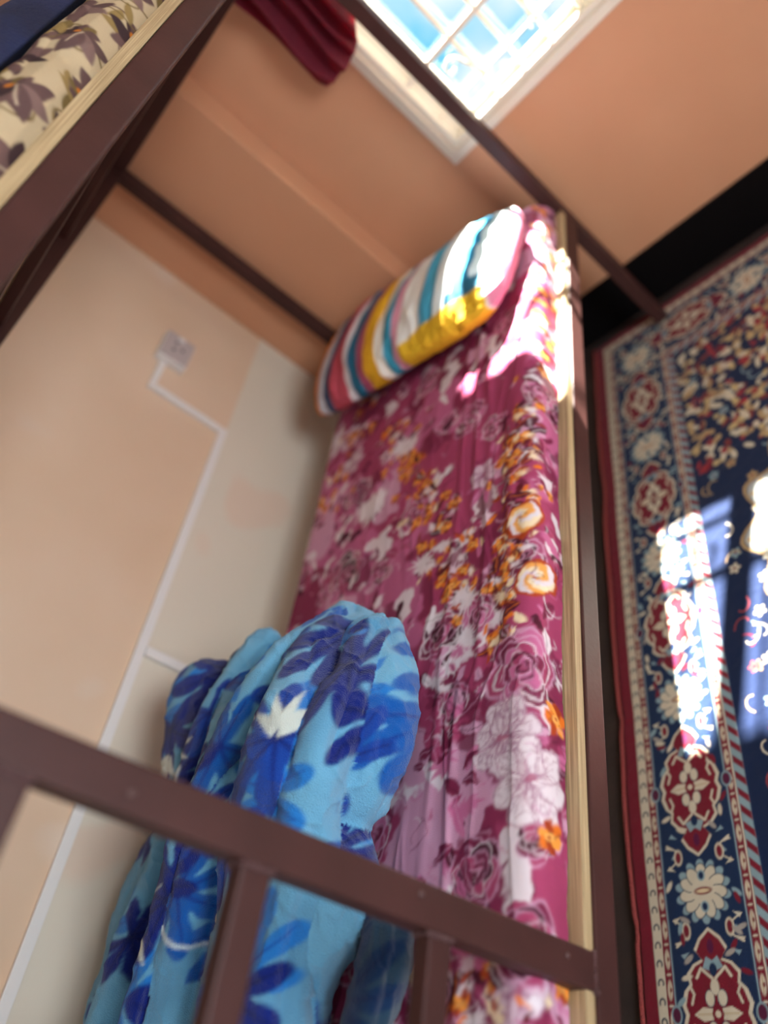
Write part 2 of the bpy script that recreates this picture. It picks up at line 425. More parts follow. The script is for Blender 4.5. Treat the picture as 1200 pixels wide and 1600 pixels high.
# washes of paler and darker colour in the print
X, Y = np.meshgrid(np.arange(cv.W) * cv.res, np.arange(cv.H) * cv.res)
for sc, th, col, al, sd in ((5, .15, DRASP, .75, 1), (4.2, .28, PINK, .85, 5), (6.5, .30, LILAC, .9, 11), (11, .62, WHT, .9, 21), (9, .55, DRASP, .8, 31)):
    cv.put((slice(None), slice(None)), sstep(th, th + .10, fbm(X * sc, Y * sc, sd, 4)), col, al)
R = random.Random(3)
def petal_pts(cx, cy, a, r0, r1, w, jag=0.0, n=12):
    P = []
    for k in range(n + 1):
        t = k / n; ww = w * math.sin(math.pi * t) ** .7 * (1 + jag * R.uniform(-1, 1)); P.append((r0 + (r1 - r0) * t, ww))
    P += [(p, -q) for p, q in P[::-1]]
    c, s = math.cos(a), math.sin(a)
    return [(cx + p * c - q * s, cy + p * s + q * c) for p, q in P]
def rose(cx, cy, r, dark=False):
    pal = [DRASP, RASP, PINK] if not dark else [BURG, DRASP, RASP]
    for ring in range(5, 0, -1):
        rr = r * ring / 5; n_ = 6 if ring > 2 else 4; a0 = R.uniform(0, 6)
        for k in range(n_):
            a = a0 + k * 2 * math.pi / n_; d = rr * .52
            px, py = cx + d * math.cos(a), cy + d * math.sin(a)
            cv.ell(px, py, rr * .52, rr * .46, a, LILAC if R.random() < .6 else WHT, .8)
            cv.ell(px - rr * .05 * math.cos(a), py - rr * .05 * math.sin(a), rr * .49, rr * .42, a, pal[(ring + k) % 3])
            cv.ell(px - rr * .2 * math.cos(a), py - rr * .2 * math.sin(a), rr * .30, rr * .26, a, pal[0], .5)
    for q in range(3):
        a = R.uniform(0, 6)
        cv.line([(cx + r * (.12 + .1 * q) * math.cos(a + t), cy + r * (.12 + .1 * q) * math.sin(a + t)) for t in np.linspace(0, 4, 14)], r * .05, [BURG, LILAC, BURG][q])
def line_flower(cx, cy, r, base=(214, 196, 204)):
    n_ = 7; a0 = R.uniform(0, 6)
    for k in range(n_):
        a = a0 + k * 6.283 / n_
        cv.ell(cx + r * .5 * math.cos(a), cy + r * .5 * math.sin(a), r * .52, r * .36, a, base)
        cv.line([(cx + r * (.5 + .5 * math.cos(t)) * math.cos(a) - r * .34 * math.sin(t) * math.sin(a), cy + r * (.5 + .5 * math.cos(t)) * math.sin(a) + r * .34 * math.sin(t) * math.cos(a)) for t in np.linspace(-2.6, 2.6, 18)], .0022, (150, 80, 116), .9)
    for k in range(34):
        a = R.uniform(0, 6.28); r1 = r * R.uniform(.5, .92)
        cv.line([(cx + .1 * r * math.cos(a), cy + .1 * r * math.sin(a)), (cx + r1 * math.cos(a + .1), cy + r1 * math.sin(a + .1))], .0016, (140, 70, 105), .75)
    cv.ell(cx, cy, r * .14, r * .1, a0, RASP, .8)
def blossom(cx, cy, r, col=ORG):
    a0 = R.uniform(0, 6)
    for k in range(6):
        a = a0 + k * 1.047; cv.ell(cx + r * .5 * math.cos(a), cy + r * .5 * math.sin(a), r * .5, r * .36, a, [col, DORG, (236, 150, 60)][k % 3])
    cv.ell(cx, cy, r * .36, r * .30, a0, (240, 176, 92)); cv.ell(cx, cy, r * .16, r * .13, 0, DORG)
    for k in range(5):
        a = R.uniform(0, 6.28); cv.line([(cx + r * .3 * math.cos(a), cy + r * .3 * math.sin(a)), (cx + r * .8 * math.cos(a + .3), cy + r * .8 * math.sin(a + .3))], .002, BURG, .7)
def cream_rose(cx, cy, r):
    cv.ell(cx, cy, r, r * .8, .4, DORG)
    for ring in range(4, 0, -1):
        for k in range(6):
            a = ring * .7 + k * 1.047; rr = r * ring / 4
            cv.ell(cx + rr * .55 * math.cos(a), cy + rr * .45 * math.sin(a), rr * .42, rr * .22, a + 1.4, [CRM, WHT, (232, 160, 80)][k % 3])
            cv.line([(cx + rr * .5 * math.cos(a + t), cy + rr * .42 * math.sin(a + t)) for t in np.linspace(0, .7, 5)], .002, BURG, .7)
def leaf(cx, cy, a, ln, col, vein=None):
    cv.poly(petal_pts(cx, cy, a, 0, ln, ln * .2, .12), col)
    if vein: cv.line([(cx, cy), (cx + ln * .95 * math.cos(a), cy + ln * .95 * math.sin(a))], .002, vein, .8)
def splash(cx, cy, r, col=WHT):
    k = R.randint(9, 14); P = []
    ph = R.uniform(0, 6); st = R.uniform(.5, 1)
    for i in range(2 * k):
        a = ph + math.pi * i / k; q = r * (R.uniform(.65, 1.1) if i % 2 else R.uniform(.3, .6)); P.append((cx + q * math.cos(a), cy + st * q * math.sin(a)))
    cv.poly(P, col, .92)
for k in range(210):
    x, y = R.uniform(-1.95, -.6), R.uniform(-.25, 2.6)
    splash(x, y, R.uniform(.015, .045), R.choice([WHT, WHT, LILAC, PINK, (216, 190, 204)]))
    for j in range(R.randint(1, 4)):
        leaf(x + R.uniform(-.05, .05), y + R.uniform(-.05, .05), R.uniform(0, 6.28), R.uniform(.02, .06), R.choice([DRASP, BURG, DRASP, RASP, PINK, LILAC]), R.choice([None, LILAC, BURG]))
for k in range(60):
    x, y = R.uniform(-1.9, -.7), R.uniform(-.2, 2.5); rose(x, y, R.uniform(.035, .07), R.random() < .4)
for k in range(330):
    x, y = R.uniform(-1.95, -.6), R.uniform(-.25, 2.6)
    leaf(x, y, R.uniform(0, 6.28), R.uniform(.03, .075), R.choice([DRASP, DRASP, BURG, RASP, PINK, WHT]), R.choice([None, LILAC, BURG]))
for k in range(8):
    line_flower(R.uniform(-1.9, -.75), R.uniform(-.2, 2.5), R.uniform(.04, .06), (206, 176, 192))
# a wandering band of dark burgundy sprigs and orange blossoms
def band(xc, y0, y1, wd, n_, burg=.4):
    for k in range(n_):
        t = R.random(); y = y0 + (y1 - y0) * t; x = xc(t) + R.gauss(0, wd)
        r_ = R.random()
        if r_ < burg: leaf(x, y, R.uniform(0, 6.28), R.uniform(.02, .05), R.choice([BURG, DRASP, (96, 20, 30)]), R.choice([None, ORG, WHT]))
        elif r_ < .68: blossom(x, y, R.uniform(.010, .022), R.choice([ORG, (232, 130, 40)]))
        elif r_ < .84: splash(x, y, R.uniform(.012, .03), R.choice([CRM, WHT, WHT]))
        else: leaf(x, y, R.uniform(0, 6.28), R.uniform(.02, .04), R.choice([ORG, DORG, CRM]))
band(lambda t: -.90 + .05 * t, .78, 1.45, .028, 240, .5)
band(lambda t: -1.36 + .40 * (1 - t), .90, 1.75, .04, 190, .3)
band(lambda t: -.80 - .10 * t, -.1, .30, .06, 120, .5)
band(lambda t: -1.68 + .2 * t, 1.5, 2.3, .05, 110, .35)
band(lambda t: -.80, 1.5, 2.35, .03, 80, .3)
# the motifs nearest the camera
rose(-.845, .735, .085); rose(-.965, .90, .05)
line_flower(-.885, .615, .075); line_flower(-.825, .530, .08, (222, 208, 214))
blossom(-.768, .655, .035); blossom(-.790, .448, .032); cream_rose(-.815, .935, .052); cream_rose(-.845, 1.09, .05)
rose(-.83, .30, .06, True); rose(-.93, .40, .055, True)
for k in range(26):
    leaf(R.uniform(-1.05, -.93), R.uniform(.3, .75), R.uniform(0, 6.28), R.uniform(.03, .06), R.choice([DRASP, DRASP, PINK, LILAC]), R.choice([BURG, LILAC]))
for (x, y, r) in ((-1.02, .97, .05), (-1.0, .87, .04), (-1.06, .78, .035), (-1.42, 1.45, .10), (-1.30, 1.62, .07), (-1.15, 1.12, .05)):
    splash(x, y, r); splash(x + .02, y - .02, r * .8)
for k in range(420):
    x, y = R.uniform(-1.95, -.6), R.uniform(-.25, 2.5); a = R.uniform(0, 6.28); q = R.uniform(.006, .028); tw = R.uniform(1.2, 3)
    cv.line([(x + q * math.cos(a + t_ * tw) * (1 + .5 * t_), y + q * math.sin(a + t_ * tw) * (1 + .5 * t_)) for t_ in np.linspace(0, 1, 9)], R.uniform(.002, .0045), R.choice([LILAC, WHT, DRASP, BURG, LILAC, PINK]), .85, .001)
for (x, y, r_) in ((-.90, .62, .05), (-.83, .54, .055), (-.86, .68, .04)):
    for k in range(60):
        a = R.uniform(0, 6.28); q = r_ * math.sqrt(R.random()) * 1.3; X_, Y_ = x + q * math.cos(a), y + q * math.sin(a); b_ = R.uniform(0, 6.28)
        cv.line([(X_, Y_), (X_ + .010 * math.cos(b_), Y_ + .010 * math.sin(b_)), (X_ + .016 * math.cos(b_ + .7), Y_ + .016 * math.sin(b_ + .7))], .0016, (146, 84, 116), .7)
cv.warp(.010, 18, 2.0); cv.warp(.004, 60, 6.0)
sheet_cv = cv

xs = np.arange(-1.76, -.79 + 1e-6, .0028)
# cross-section: bottom tuck, rounded edge, flat top, rounded edge, bottom tuck
def section():
    pts = []; r = .034
    for t in np.linspace(0, .5, 9): pts.append((MX0 + .004 * math.sin(t * 6), MZ0 + .002 + t * 2 * (MZ1 - r - MZ0)))
    for a in np.linspace(0, math.pi / 2, 16)[1:]: pts.append((MX0 + r - r * math.cos(a), MZ1 - r + r * math.sin(a)))
    for x in np.arange(MX0 + r, MX1 - r, .0030)[1:]: pts.append((x, MZ1))
    for a in np.linspace(0, math.pi / 2, 18): pts.append((MX1 - r + r * math.sin(a), MZ1 - r + r * math.cos(a)))
    for t in np.linspace(0, 1, 18)[1:]: pts.append((MX1 - .006 * t, MZ1 - r - t * (MZ1 - r - MZ0 - .002)))
    return np.array(pts)
S = section(); ys = np.arange(MY0, MY1 + 1e-6, .0030)
seg = np.r_[0, np.cumsum(np.hypot(*np.diff(S, axis=0).T))]
U = seg - seg[-1] - .74        # developed width, measured back from the aisle hem
Xg = np.broadcast_to(S[:, 0], (len(ys), len(S))).copy(); Zg = np.broadcast_to(S[:, 1], Xg.shape).copy()
Yg = np.broadcast_to(ys[:, None], Xg.shape).copy(); Ug = np.broadcast_to(U, Xg.shape)
top = sstep(MZ1 - .05, MZ1 - .01, Zg)
h = .0035 * fbm(Xg * 7, Yg * 2.2, 3., 3) + .0022 * (1 - np.abs(fbm(Xg * 26 + 1.2 * fbm(Yg * 3, Xg * 2), Yg * 3.2, 8., 2))) ** 3
for xc, wv, am in ((-.955, .010, .0045), (-1.0, .009, .0035), (-1.05, .010, .003), (-.885, .014, .004)):
    c = xc + .012 * fbm(Yg * 2.3, xc * 9, 0., 2); m_ = sstep(-.1, .2, fbm(Yg * 2.0, xc * 31, 4., 2) + .35)
    h += am * np.exp(-((Xg - c) / wv) ** 2) * m_
h += .010 * np.exp(-((Xg - MX1 + .05) / .035) ** 2) * (.5 + .5 * fbm(Yg * 5, 1.0, 2., 2)) * sstep(.6, .95, Yg)
Zg += h * top
side = 1 - top
Xg += side * np.sign(Xg + 1.27) * (.006 * fbm(Yg * 6, Zg * 8, 5., 3) + .003 * np.abs(fbm(Yg * 30, Zg * 4, 1., 2)))
# the foot and head ends fold down over the mattress
for ye, sg in ((MY0, 1), (MY1, -1)):
    d = np.clip((Yg - ye) * sg, 0, .05); f = np.sqrt(np.clip(1 - (1 - d / .05) ** 2, 0, 1)); Zg = MZ0 + .004 + (Zg - MZ0 - .004) * (.15 + .85 * f)
P = np.stack([Xg, Yg, Zg], -1)
sh = grid_mesh('bed_sheet', P, sheet_cv.sample(Ug, Yg), M_sheet)
tag(sh, 'raspberry pink rose-print sheet stretched over the lower bunk mattress', 'bed sheet')

# ------------------------------------------------------------------ striped pillow
PL = .90
pc = Canvas(0, 0, 1.0, 1.0, .004, (200, 80, 40))
ST = [(0, .09, (224, 128, 40)), (.09, .14, (196, 196, 206)), (.14, .185, (58, 74, 104)), (.185, .27, (184, 76, 92)), (.27, .30, (214, 206, 210)), (.30, .36, (40, 108, 140)),
      (.36, .40, (158, 74, 100)), (.40, .47, (226, 170, 40)), (.47, .51, (234, 226, 214)), (.51, .55, (60, 148, 176)), (.55, .58, (206, 140, 158)), (.58, .68, (236, 232, 226)),
      (.68, .75, (74, 164, 196)), (.75, .83, (228, 236, 236)), (.83, .91, (50, 140, 180)), (.91, .955, (216, 236, 238)), (.955, 1.01, (214, 130, 156))]
for a, b_, c in ST: pc.poly([(a, -.1), (b_, -.1), (b_, 1.1), (a, 1.1)], c)
pc.poly([(.58, .20), (.58, .59), (.70, .62), (.95, .64), (.95, .20)], (226, 178, 44))
pc.poly([(.58, .10), (.58, .40), (.95, .42), (.95, .10)], (206, 120, 30))
pc.poly([(.95, .62), (.80, .63), (.80, .67), (.95, .68)], (44, 104, 130))
pc.warp(.010, 7, 4.0)
na, nl = 150, 240
t = np.linspace(0, 1, nl)[:, None]; ph = np.linspace(0, 2 * math.pi, na)[None, :]
e = np.clip(1 - np.abs(2 * t - 1) ** 5.0, 0, 1) ** .42
e2 = np.clip(1 - np.abs(2 * t - 1) ** 9.0, 0, 1) ** .3
cr, sr = np.cos(ph), np.sin(ph)
wv = np.sign(cr) * np.abs(cr) ** .85 * .235 * (.25 + .75 * e2) * (1 + .03 * fbm(t * 6, 0 * ph, 3.))
hv = np.sign(sr) * np.abs(sr) ** .95 * (.085 * e) * (1 + .10 * fbm(t * 5, ph * 1.2, 2.))
hv = np.where(sr < 0, hv * .8, hv)
wr = .006 * fbm(t * 30, ph * 2, 5., 3) * e + .007 * np.exp(-((t - .93) / .06) ** 2) * vnoise(t * 10, ph * 9)
A = np.array([-1.70, 2.205]); B = np.array([-.828, 2.015]); ax = (B - A); ln = np.linalg.norm(ax); ax /= ln; pp = np.array([-ax[1], ax[0]])
PX = A[0] + ax[0] * t * ln + pp[0] * (wv * (1 + wr * 4)); PY = A[1] + ax[1] * t * ln + pp[1] * wv * (1 + wr * 4)
PZ = .755 - .012 * t + hv + wr
PZ = np.maximum(PZ, MZ1 + .010 + 0 * PX)
PY = np.minimum(PY, 2.405)
vv = (ph / (2 * math.pi)) % 1.0
# v: 0 = back seam, .25 = top, .5 = front seam -> remap so canvas v .5 = upper front
vcan = np.clip(1 - vv * 1.0, 0, 1) + 0 * t
pil = grid_mesh('pillow', np.stack([PX + 0 * ph, PY + 0 * ph, PZ + 0 * ph], -1), pc.sample(t + 0 * ph, vcan), M_pillow)
tag(pil, 'long pillow in orange, teal, yellow and white stripes at the head of the lower bunk', 'pillow')

# ------------------------------------------------------------------ blue fleece blanket
fc = Canvas(0, 0, 1.2, 1.2, .003, (112, 178, 214))
MB_, DB_, BB_, GB_ = (16, 92, 178), (10, 34, 122), (34, 124, 206), (98, 142, 176)
R = random.Random(11)
def wr_do(fn, cx, cy, *a):
    for ox in (-1.2, 0, 1.2):
        for oy in (-1.2, 0, 1.2):
            if -.2 < cx + ox < 1.4 and -.2 < cy + oy < 1.4: fn(cx + ox, cy + oy, *a)
def palm(cx, cy, a0, r, col, vein, k=7):
    for i in range(k):
        f = (i / (k - 1) - .5); a = a0 + f * 4.3; ln = r * (1 - .45 * abs(f) ** 1.2 * 1.4)
        c, s = math.cos(a), math.sin(a)
        fc.poly([(cx + p * ln * c - q * ln * s, cy + p * ln * s + q * ln * c) for p, q in
                 ((0, .04), (.35, .13), (.6, .20), (.72, .15), (.86, .13), (1, 0), (.86, -.13), (.72, -.15), (.6, -.20), (.35, -.13), (0, -.04))], col)
    for i in range(k):
        f = (i / (k - 1) - .5); a = a0 + f * 4.3; ln = r * .85 * (1 - .45 * abs(f) ** 1.2 * 1.4)
        fc.line([(cx, cy), (cx + ln * math.cos(a + .06), cy + ln * math.sin(a + .06))], .005, vein, .8, .0015)
def curl(cx, cy, a, ln, col):
    pts = [(cx + ln * tt * math.cos(a + .9 * tt * tt), cy + ln * tt * math.sin(a + .9 * tt * tt)) for tt in np.linspace(0, 1, 12)]
    fc.line(pts, .012, col, 1, .003)
def starf(cx, cy, a, r, col):
    for i in range(5):
        aa = a + (i - 2) * .62; fc.poly([(cx + .012 * math.cos(aa + 1.57), cy + .012 * math.sin(aa + 1.57)), (cx + r * math.cos(aa), cy + r * math.sin(aa)), (cx - .012 * math.cos(aa + 1.57), cy - .012 * math.sin(aa + 1.57))], col)
def lobed(cx, cy, a0, r, col, vein, k=7):
    for i in range(k):
        f = (i / (k - 1) - .5); a = a0 + f * 4.6; ln = r * (1 - .55 * abs(f))
        fc.ell(cx + .36 * ln * math.cos(a), cy + .36 * ln * math.sin(a), ln * .38, ln * .15, a, col)
        fc.ell(cx + .68 * ln * math.cos(a), cy + .68 * ln * math.sin(a), ln * .32, ln * .19, a, col)
    for i in range(k):
        f = (i / (k - 1) - .5); a = a0 + f * 4.6; ln = r * .86 * (1 - .55 * abs(f))
        fc.line([(cx, cy), (cx + ln * math.cos(a + .05), cy + ln * math.sin(a + .05))], .0055, vein, .85, .002)
X, Y = np.meshgrid(np.arange(fc.W) * fc.res, np.arange(fc.H) * fc.res)
fc.put((slice(None), slice(None)), .8 * sstep(.1, .5, fbm(np.abs(X - .6) * 6, np.abs(Y - .6) * 6, 2., 2)), (92, 152, 190), 1)
for lay, cols_, rr_, cnt in ((0, [(BB_, (10, 72, 170)), (MB_, (8, 40, 130))], (.085, .12), 40), (1, [(DB_, (5, 18, 78)), (DB_, (5, 18, 78)), (MB_, (8, 40, 130)), (18, 66, 160) and ((18, 66, 160), (6, 28, 110))], (.075, .115), 52)):
    g_ = int(round(cnt ** .5)); ct_ = 0
    for a_ in range(g_):
        for b_ in range(g_):
            x, y = (a_ + .5 + R.uniform(-.38, .38)) * 1.2 / g_, (b_ + .5 + R.uniform(-.38, .38)) * 1.2 / g_
            col, vein = R.choice(cols_)
            wr_do(lobed if R.random() < .75 else palm, x, y, R.uniform(0, 6.28), R.uniform(*rr_), col, vein)
for i in range(40):
    x, y = R.uniform(0, 1.2), R.uniform(0, 1.2); wr_do(curl, x, y, R.uniform(0, 6.28), R.uniform(.07, .15), R.choice([(112, 178, 214), (206, 222, 230), (112, 178, 214), BB_]))
for i in range(12):
    x, y = R.uniform(0, 1.2), R.uniform(0, 1.2); wr_do(starf, x, y, R.uniform(0, 6.28), .055, (214, 222, 214))

FOLDS = {
'A': [(-1.655,0.846,0.850,0.100), (-1.638,0.697,0.830,0.105), (-1.630,0.588,0.800,0.100), (-1.735,0.471,0.790,0.090), (-1.800,0.343,0.770,0.085), (-1.800,0.202,0.760,0.085), (-1.780,0.037,0.750,0.080)],
'B': [(-1.493,0.857,0.840,0.070), (-1.400,0.664,0.880,0.075), (-1.390,0.538,0.870,0.080), (-1.437,0.439,0.840,0.085), (-1.487,0.315,0.820,0.080), (-1.506,0.168,0.800,0.080), (-1.500,0.051,0.800,0.080)],
'C': [(-1.223,0.900,0.800,0.060), (-1.182,0.767,0.870,0.065), (-1.151,0.627,0.920,0.070), (-1.173,0.525,0.920,0.065), (-1.263,0.456,0.880,0.060), (-1.299,0.342,0.850,0.055), (-1.276,0.175,0.840,0.055)],
'J': [(-1.20,0.88,.84,.040), (-1.24,.78,.915,.036), (-1.30,.67,.945,.034), (-1.38,.55,.935,.034), (-1.47,.42,.90,.036), (-1.52,.27,.88,.034), (-1.53,.1,.87,.034)],
'K': [(-1.42,0.90,.87,.038), (-1.47,.76,.915,.034), (-1.54,.62,.90,.032), (-1.62,.48,.875,.032), (-1.70,.33,.85,.034), (-1.73,.1,.84,.034)],
'D': [(-1.100,0.819,0.820,0.045), (-1.069,0.674,0.870,0.050), (-1.076,0.559,0.890,0.055), (-1.122,0.476,0.870,0.055), (-1.154,0.398,0.840,0.060), (-1.204,0.282,0.820,0.060), (-1.223,0.164,0.800,0.070)],
'E': [(-1.120,0.842,0.785,0.048), (-1.065,0.724,0.800,0.056), (-1.055,0.612,0.808,0.062), (-1.095,0.534,0.790,0.060), (-1.160,0.482,0.765,0.045)],
'F': [(-1.150,0.459,0.770,0.055), (-1.120,0.390,0.775,0.055), (-1.150,0.327,0.770,0.058), (-1.22,0.251,0.765,0.062), (-1.24,0.156,0.76,0.065)],
'G': [(-1.085,0.370,0.718,0.036), (-1.060,0.300,0.722,0.040), (-1.075,0.220,0.722,0.042), (-1.10,0.133,0.722,0.045)],
'H': [(-1.30,0.80,.775,.085), (-1.26,0.62,.785,.10), (-1.33,0.45,.78,.095), (-1.36,0.30,.77,.085), (-1.36,.1,.765,.08)],
'I': [(-1.58,0.78,.77,.085), (-1.56,0.55,.765,.085), (-1.62,0.35,.755,.075), (-1.62,.1,.755,.07)],
}
def catmull(pts, n_=9):
    pts = np.array(pts); out = []
    for i in range(len(pts) - 1):
        p0, p1, p2, p3 = pts[max(i - 1, 0)], pts[i], pts[i + 1], pts[min(i + 2, len(pts) - 1)]
        for k in range(n_):
            t_ = k / n_; out.append(.5 * ((2 * p1) + (-p0 + p2) * t_ + (2 * p0 - 5 * p1 + 4 * p2 - p3) * t_ ** 2 + (-p0 + 3 * p1 - 3 * p2 + p3) * t_ ** 3))
    out.append(pts[-1]); return np.array(out)
bm = bmesh.new(); spine = []
for k, (nm, pts) in enumerate(FOLDS.items()):
    c = catmull(pts)
    for q in c: spine.append((*q, k))
    tube(bm, [tuple(q[:3]) for q in c], [float(q[3]) for q in c], 20)
    for q in (c[0], c[-1]):
        s = bmesh.ops.create_uvsphere(bm, u_segments=20, v_segments=14, radius=float(q[3]))
        for v in s['verts']: v.co += Vector(q[:3])
tmp = obj('blanket_form', bm)
md = tmp.modifiers.new('r', 'REMESH'); md.mode = 'VOXEL'; md.voxel_size = .0038
md2 = tmp.modifiers.new('s', 'SMOOTH'); md2.factor = .5; md2.iterations = 3
dg = bpy.context.evaluated_depsgraph_get()
me = bpy.data.meshes.new_from_object(tmp.evaluated_get(dg)); bpy.data.objects.remove(tmp)
me.name = 'blanket'
N = len(me.vertices); V = np.empty(N * 3, np.float32); me.vertices.foreach_get('co', V); V = V.reshape(-1, 3).astype(float)
NR = np.empty(N * 3, np.float32); me.vertices.foreach_get('normal', NR); NR = NR.reshape(-1, 3).astype(float)
sp = np.array(spine); best = np.full(N, 1e9); fid = np.zeros(N, int); near = np.zeros(N, int)
for q_, s_ in enumerate(sp):
    d = np.linalg.norm(V - s_[:3], axis=1) - s_[3]; mk = d < best; best[mk] = d[mk]; fid[mk] = int(s_[4]); near[mk] = q_
tan = np.gradient(sp[:, :3], axis=0); tan /= np.linalg.norm(tan, axis=1)[:, None]
T_ = tan[near]; rel = V - sp[near, :3]; rel -= T_ * (rel * T_).sum(1)[:, None]
upv = np.array([0, 0, 1.]) - T_ * T_[:, 2:3]; upv /= np.linalg.norm(upv, axis=1)[:, None]; sdv = np.cross(T_, upv)
th = np.arctan2((rel * sdv).sum(1), (rel * upv).sum(1)); rad = sp[near, 3]
kf = np.maximum(2, np.round(rad / .026))
al_ = V[:, 1]
pl = np.abs(np.sin(th * kf * .5 + 1.3 * fid + 1.5 * fbm(al_ * 5, fid * 3.1, 0., 2) + .9 * fbm(V[:, 0] * 9, al_ * 9, V[:, 2] * 9, 2)))
amp = np.array([.006, .013, .015, .013, .005, .013, .008, .015, .013, .012, .012])[fid % 11] * (.35 + .65 * sstep(-.3, .4, fbm(al_ * 6, th * .8, fid * 2.3, 2)))
disp = amp * (pl ** .7 - .75)
disp += .010 * fbm(V[:, 0] * 9, V[:, 1] * 6, V[:, 2] * 9, 3)
disp -= .012 * np.exp(-((np.abs(th) - 1.25) / .22) ** 2) * sstep(-.2, .3, fbm(al_ * 7, fid * 4.4, 3., 2))
fine = 1 - np.abs(fbm(V[:, 0] * 20 + V[:, 1] * 8, V[:, 1] * 22 - V[:, 2] * 10, V[:, 2] * 20, 2))
disp += .004 * fine ** 5
NV = V + NR * disp[:, None]
NV[:, 2] = np.where(NV[:, 0] > -1.74, np.maximum(NV[:, 2], MZ1 + .012), np.maximum(NV[:, 2], .60))
NV[:, 0] = np.maximum(NV[:, 0], XL + .006)
off = np.array([[.0, .0], [.37, .21], [.71, .55], [.15, .83], [.52, .07], [.9, .4], [.3, .6], [.66, .9], [.05, .45], [.62, .33], [.24, .78]])[fid % 11]
e1 = np.array([.42, .88, .20]); e1 /= np.linalg.norm(e1); e2v = np.array([.62, -.40, .0]) + np.array([0, 0, -.55]); e2v /= np.linalg.norm(e2v)
uu = V @ e2v + off[:, 0]; vv_ = V @ e1 * .85 + off[:, 1]
cols = fc.sample(uu * .85, vv_ * .85, wrap=True)
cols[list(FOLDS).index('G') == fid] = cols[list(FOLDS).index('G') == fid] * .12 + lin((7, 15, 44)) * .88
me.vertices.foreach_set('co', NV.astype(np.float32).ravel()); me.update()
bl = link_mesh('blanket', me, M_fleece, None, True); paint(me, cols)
tag(bl, 'crumpled blue fleece blanket with leaf print, heaped on the rose sheet against the wall', 'blanket')

# ------------------------------------------------------------------ upper bunk bedding
uc = Canvas(-.3, -.3, 1.0, 3.2, .0022, (184, 164, 132))
R = random.Random(5)
BR, OL, DBR, OR2 = (92, 68, 66), (112, 92, 54), (60, 42, 44), (190, 112, 40)
def upoly(cx, cy, a, ln, w, col, bend=.0):
    P = []; n_ = 10
    for k in range(n_ + 1):
        t_ = k / n_; aa = a + bend * t_; P.append((cx + ln * t_ * math.cos(aa), cy + ln * t_ * math.sin(aa), aa, w * math.sin(math.pi * min(1, t_ * .98 + .01)) ** .8))
    pts = [(x - q * math.sin(aa), y + q * math.cos(aa)) for x, y, aa, q in P] + [(x + q * math.sin(aa), y - q * math.cos(aa)) for x, y, aa, q in P[::-1]]
    uc.poly(pts, col)
def vine(cx, cy, a, ln, curv, col, w=.004):
    pts = [(cx, cy)]; aa = a
    for k in range(16): aa += curv / 16 * (1 + k * .12); pts.append((pts[-1][0] + ln / 16 * math.cos(aa), pts[-1][1] + ln / 16 * math.sin(aa)))
    uc.line(pts, w, col, 1, w * .4); return pts
def iris(cx, cy, a):
    uc.ell(cx, cy, .034, .026, a, (104, 80, 76), .55)
    for k in range(5):
        f = (k - 2) * .42; upoly(cx, cy, a + f,   .078 - .008 * abs(k - 2), .019, [BR, (120, 94, 88), BR, (104, 78, 74), DBR][k], .8 * (k - 2) / 2)
    for k in range(4):
        upoly(cx, cy, a + 3.14 + (k - 1.5) * .6, .035, .010, [DBR, BR, OL, BR][k])
    uc.line([(cx, cy), (cx + .05 * math.cos(a + .1), cy + .05 * math.sin(a + .1))], .003, (196, 176, 150)); uc.ell(cx + .01, cy, .008, .006, a, OR2)
for i in range(26):
    for j in range(7):
        cx, cy = -.24 + j * .115 + (.06 if i % 2 else 0) + R.uniform(-.02, .02), -.2 + i * .12 + R.uniform(-.02, .02)
        a = R.uniform(0, 6.28)
        for q in range(3): pts = vine(cx, cy, a + q * 2.1, R.uniform(.12, .2), R.uniform(-5, 5), R.choice([OL, BR, OL]), .006)
        for q in range(4): upoly(pts[3 * q + 2][0], pts[3 * q + 2][1], R.uniform(0, 6.28), R.uniform(.04, .065), .011, R.choice([OL, BR, (140, 116, 70)]), R.uniform(-1, 1))
        iris(cx, cy, a + 1.2)
uc.warp(.004, 16, 3)
UX1, UZ0, UZ1 = -.806, 1.7475, 1.845
pts = []
for t_ in np.linspace(0, 1, 46): pts.append((UX1 + .014 * math.sin(math.pi * t_) - .012 * max(0, t_ - .7) / .3, UZ0 + t_ * (UZ1 - UZ0 - .02)))
for a in np.linspace(0, math.pi / 2, 14)[1:]: pts.append((pts[45][0] - .03 + .03 * math.cos(a), UZ1 - .02 + .02 * math.sin(a)))
x_ = pts[-1][0]
for k in range(1, 50): pts.append((x_ - (x_ + 1.71) * k / 49.0, UZ1))
for a in np.linspace(0, math.pi / 2, 8)[1:]: pts.append((-1.71 - .02 * math.sin(a), UZ1 - .02 + .02 * math.cos(a)))
for t_ in np.linspace(0, 1, 8)[1:]: pts.append((-1.73, UZ1 - .02 - t_ * (UZ1 - .02 - UZ0)))
pts = pts + [(-1.2, UZ0), (UX1, UZ0)]
S = np.array(pts); ys = np.arange(-.1, 2.40, .0024); seg = np.r_[0, np.cumsum(np.hypot(*np.diff(S, axis=0).T))]
Xg = np.broadcast_to(S[:, 0], (len(ys), len(S))).copy(); Zg = np.broadcast_to(S[:, 1], Xg.shape).copy(); Yg = np.broadcast_to(ys[:, None], Xg.shape).copy()
inn = sstep(UZ0, UZ0 + .02, Zg)
Xg += inn * (Xg > -.9) * (.005 * fbm(Yg * 7, Zg * 10, 2.) + .007 * (np.exp(-((Yg - 1.27) / .03) ** 2) * -1 + np.exp(-((Yg - 1.33) / .03) ** 2)))
Zg += inn * .003 * fbm(Yg * 6, Xg * 6, 4.)
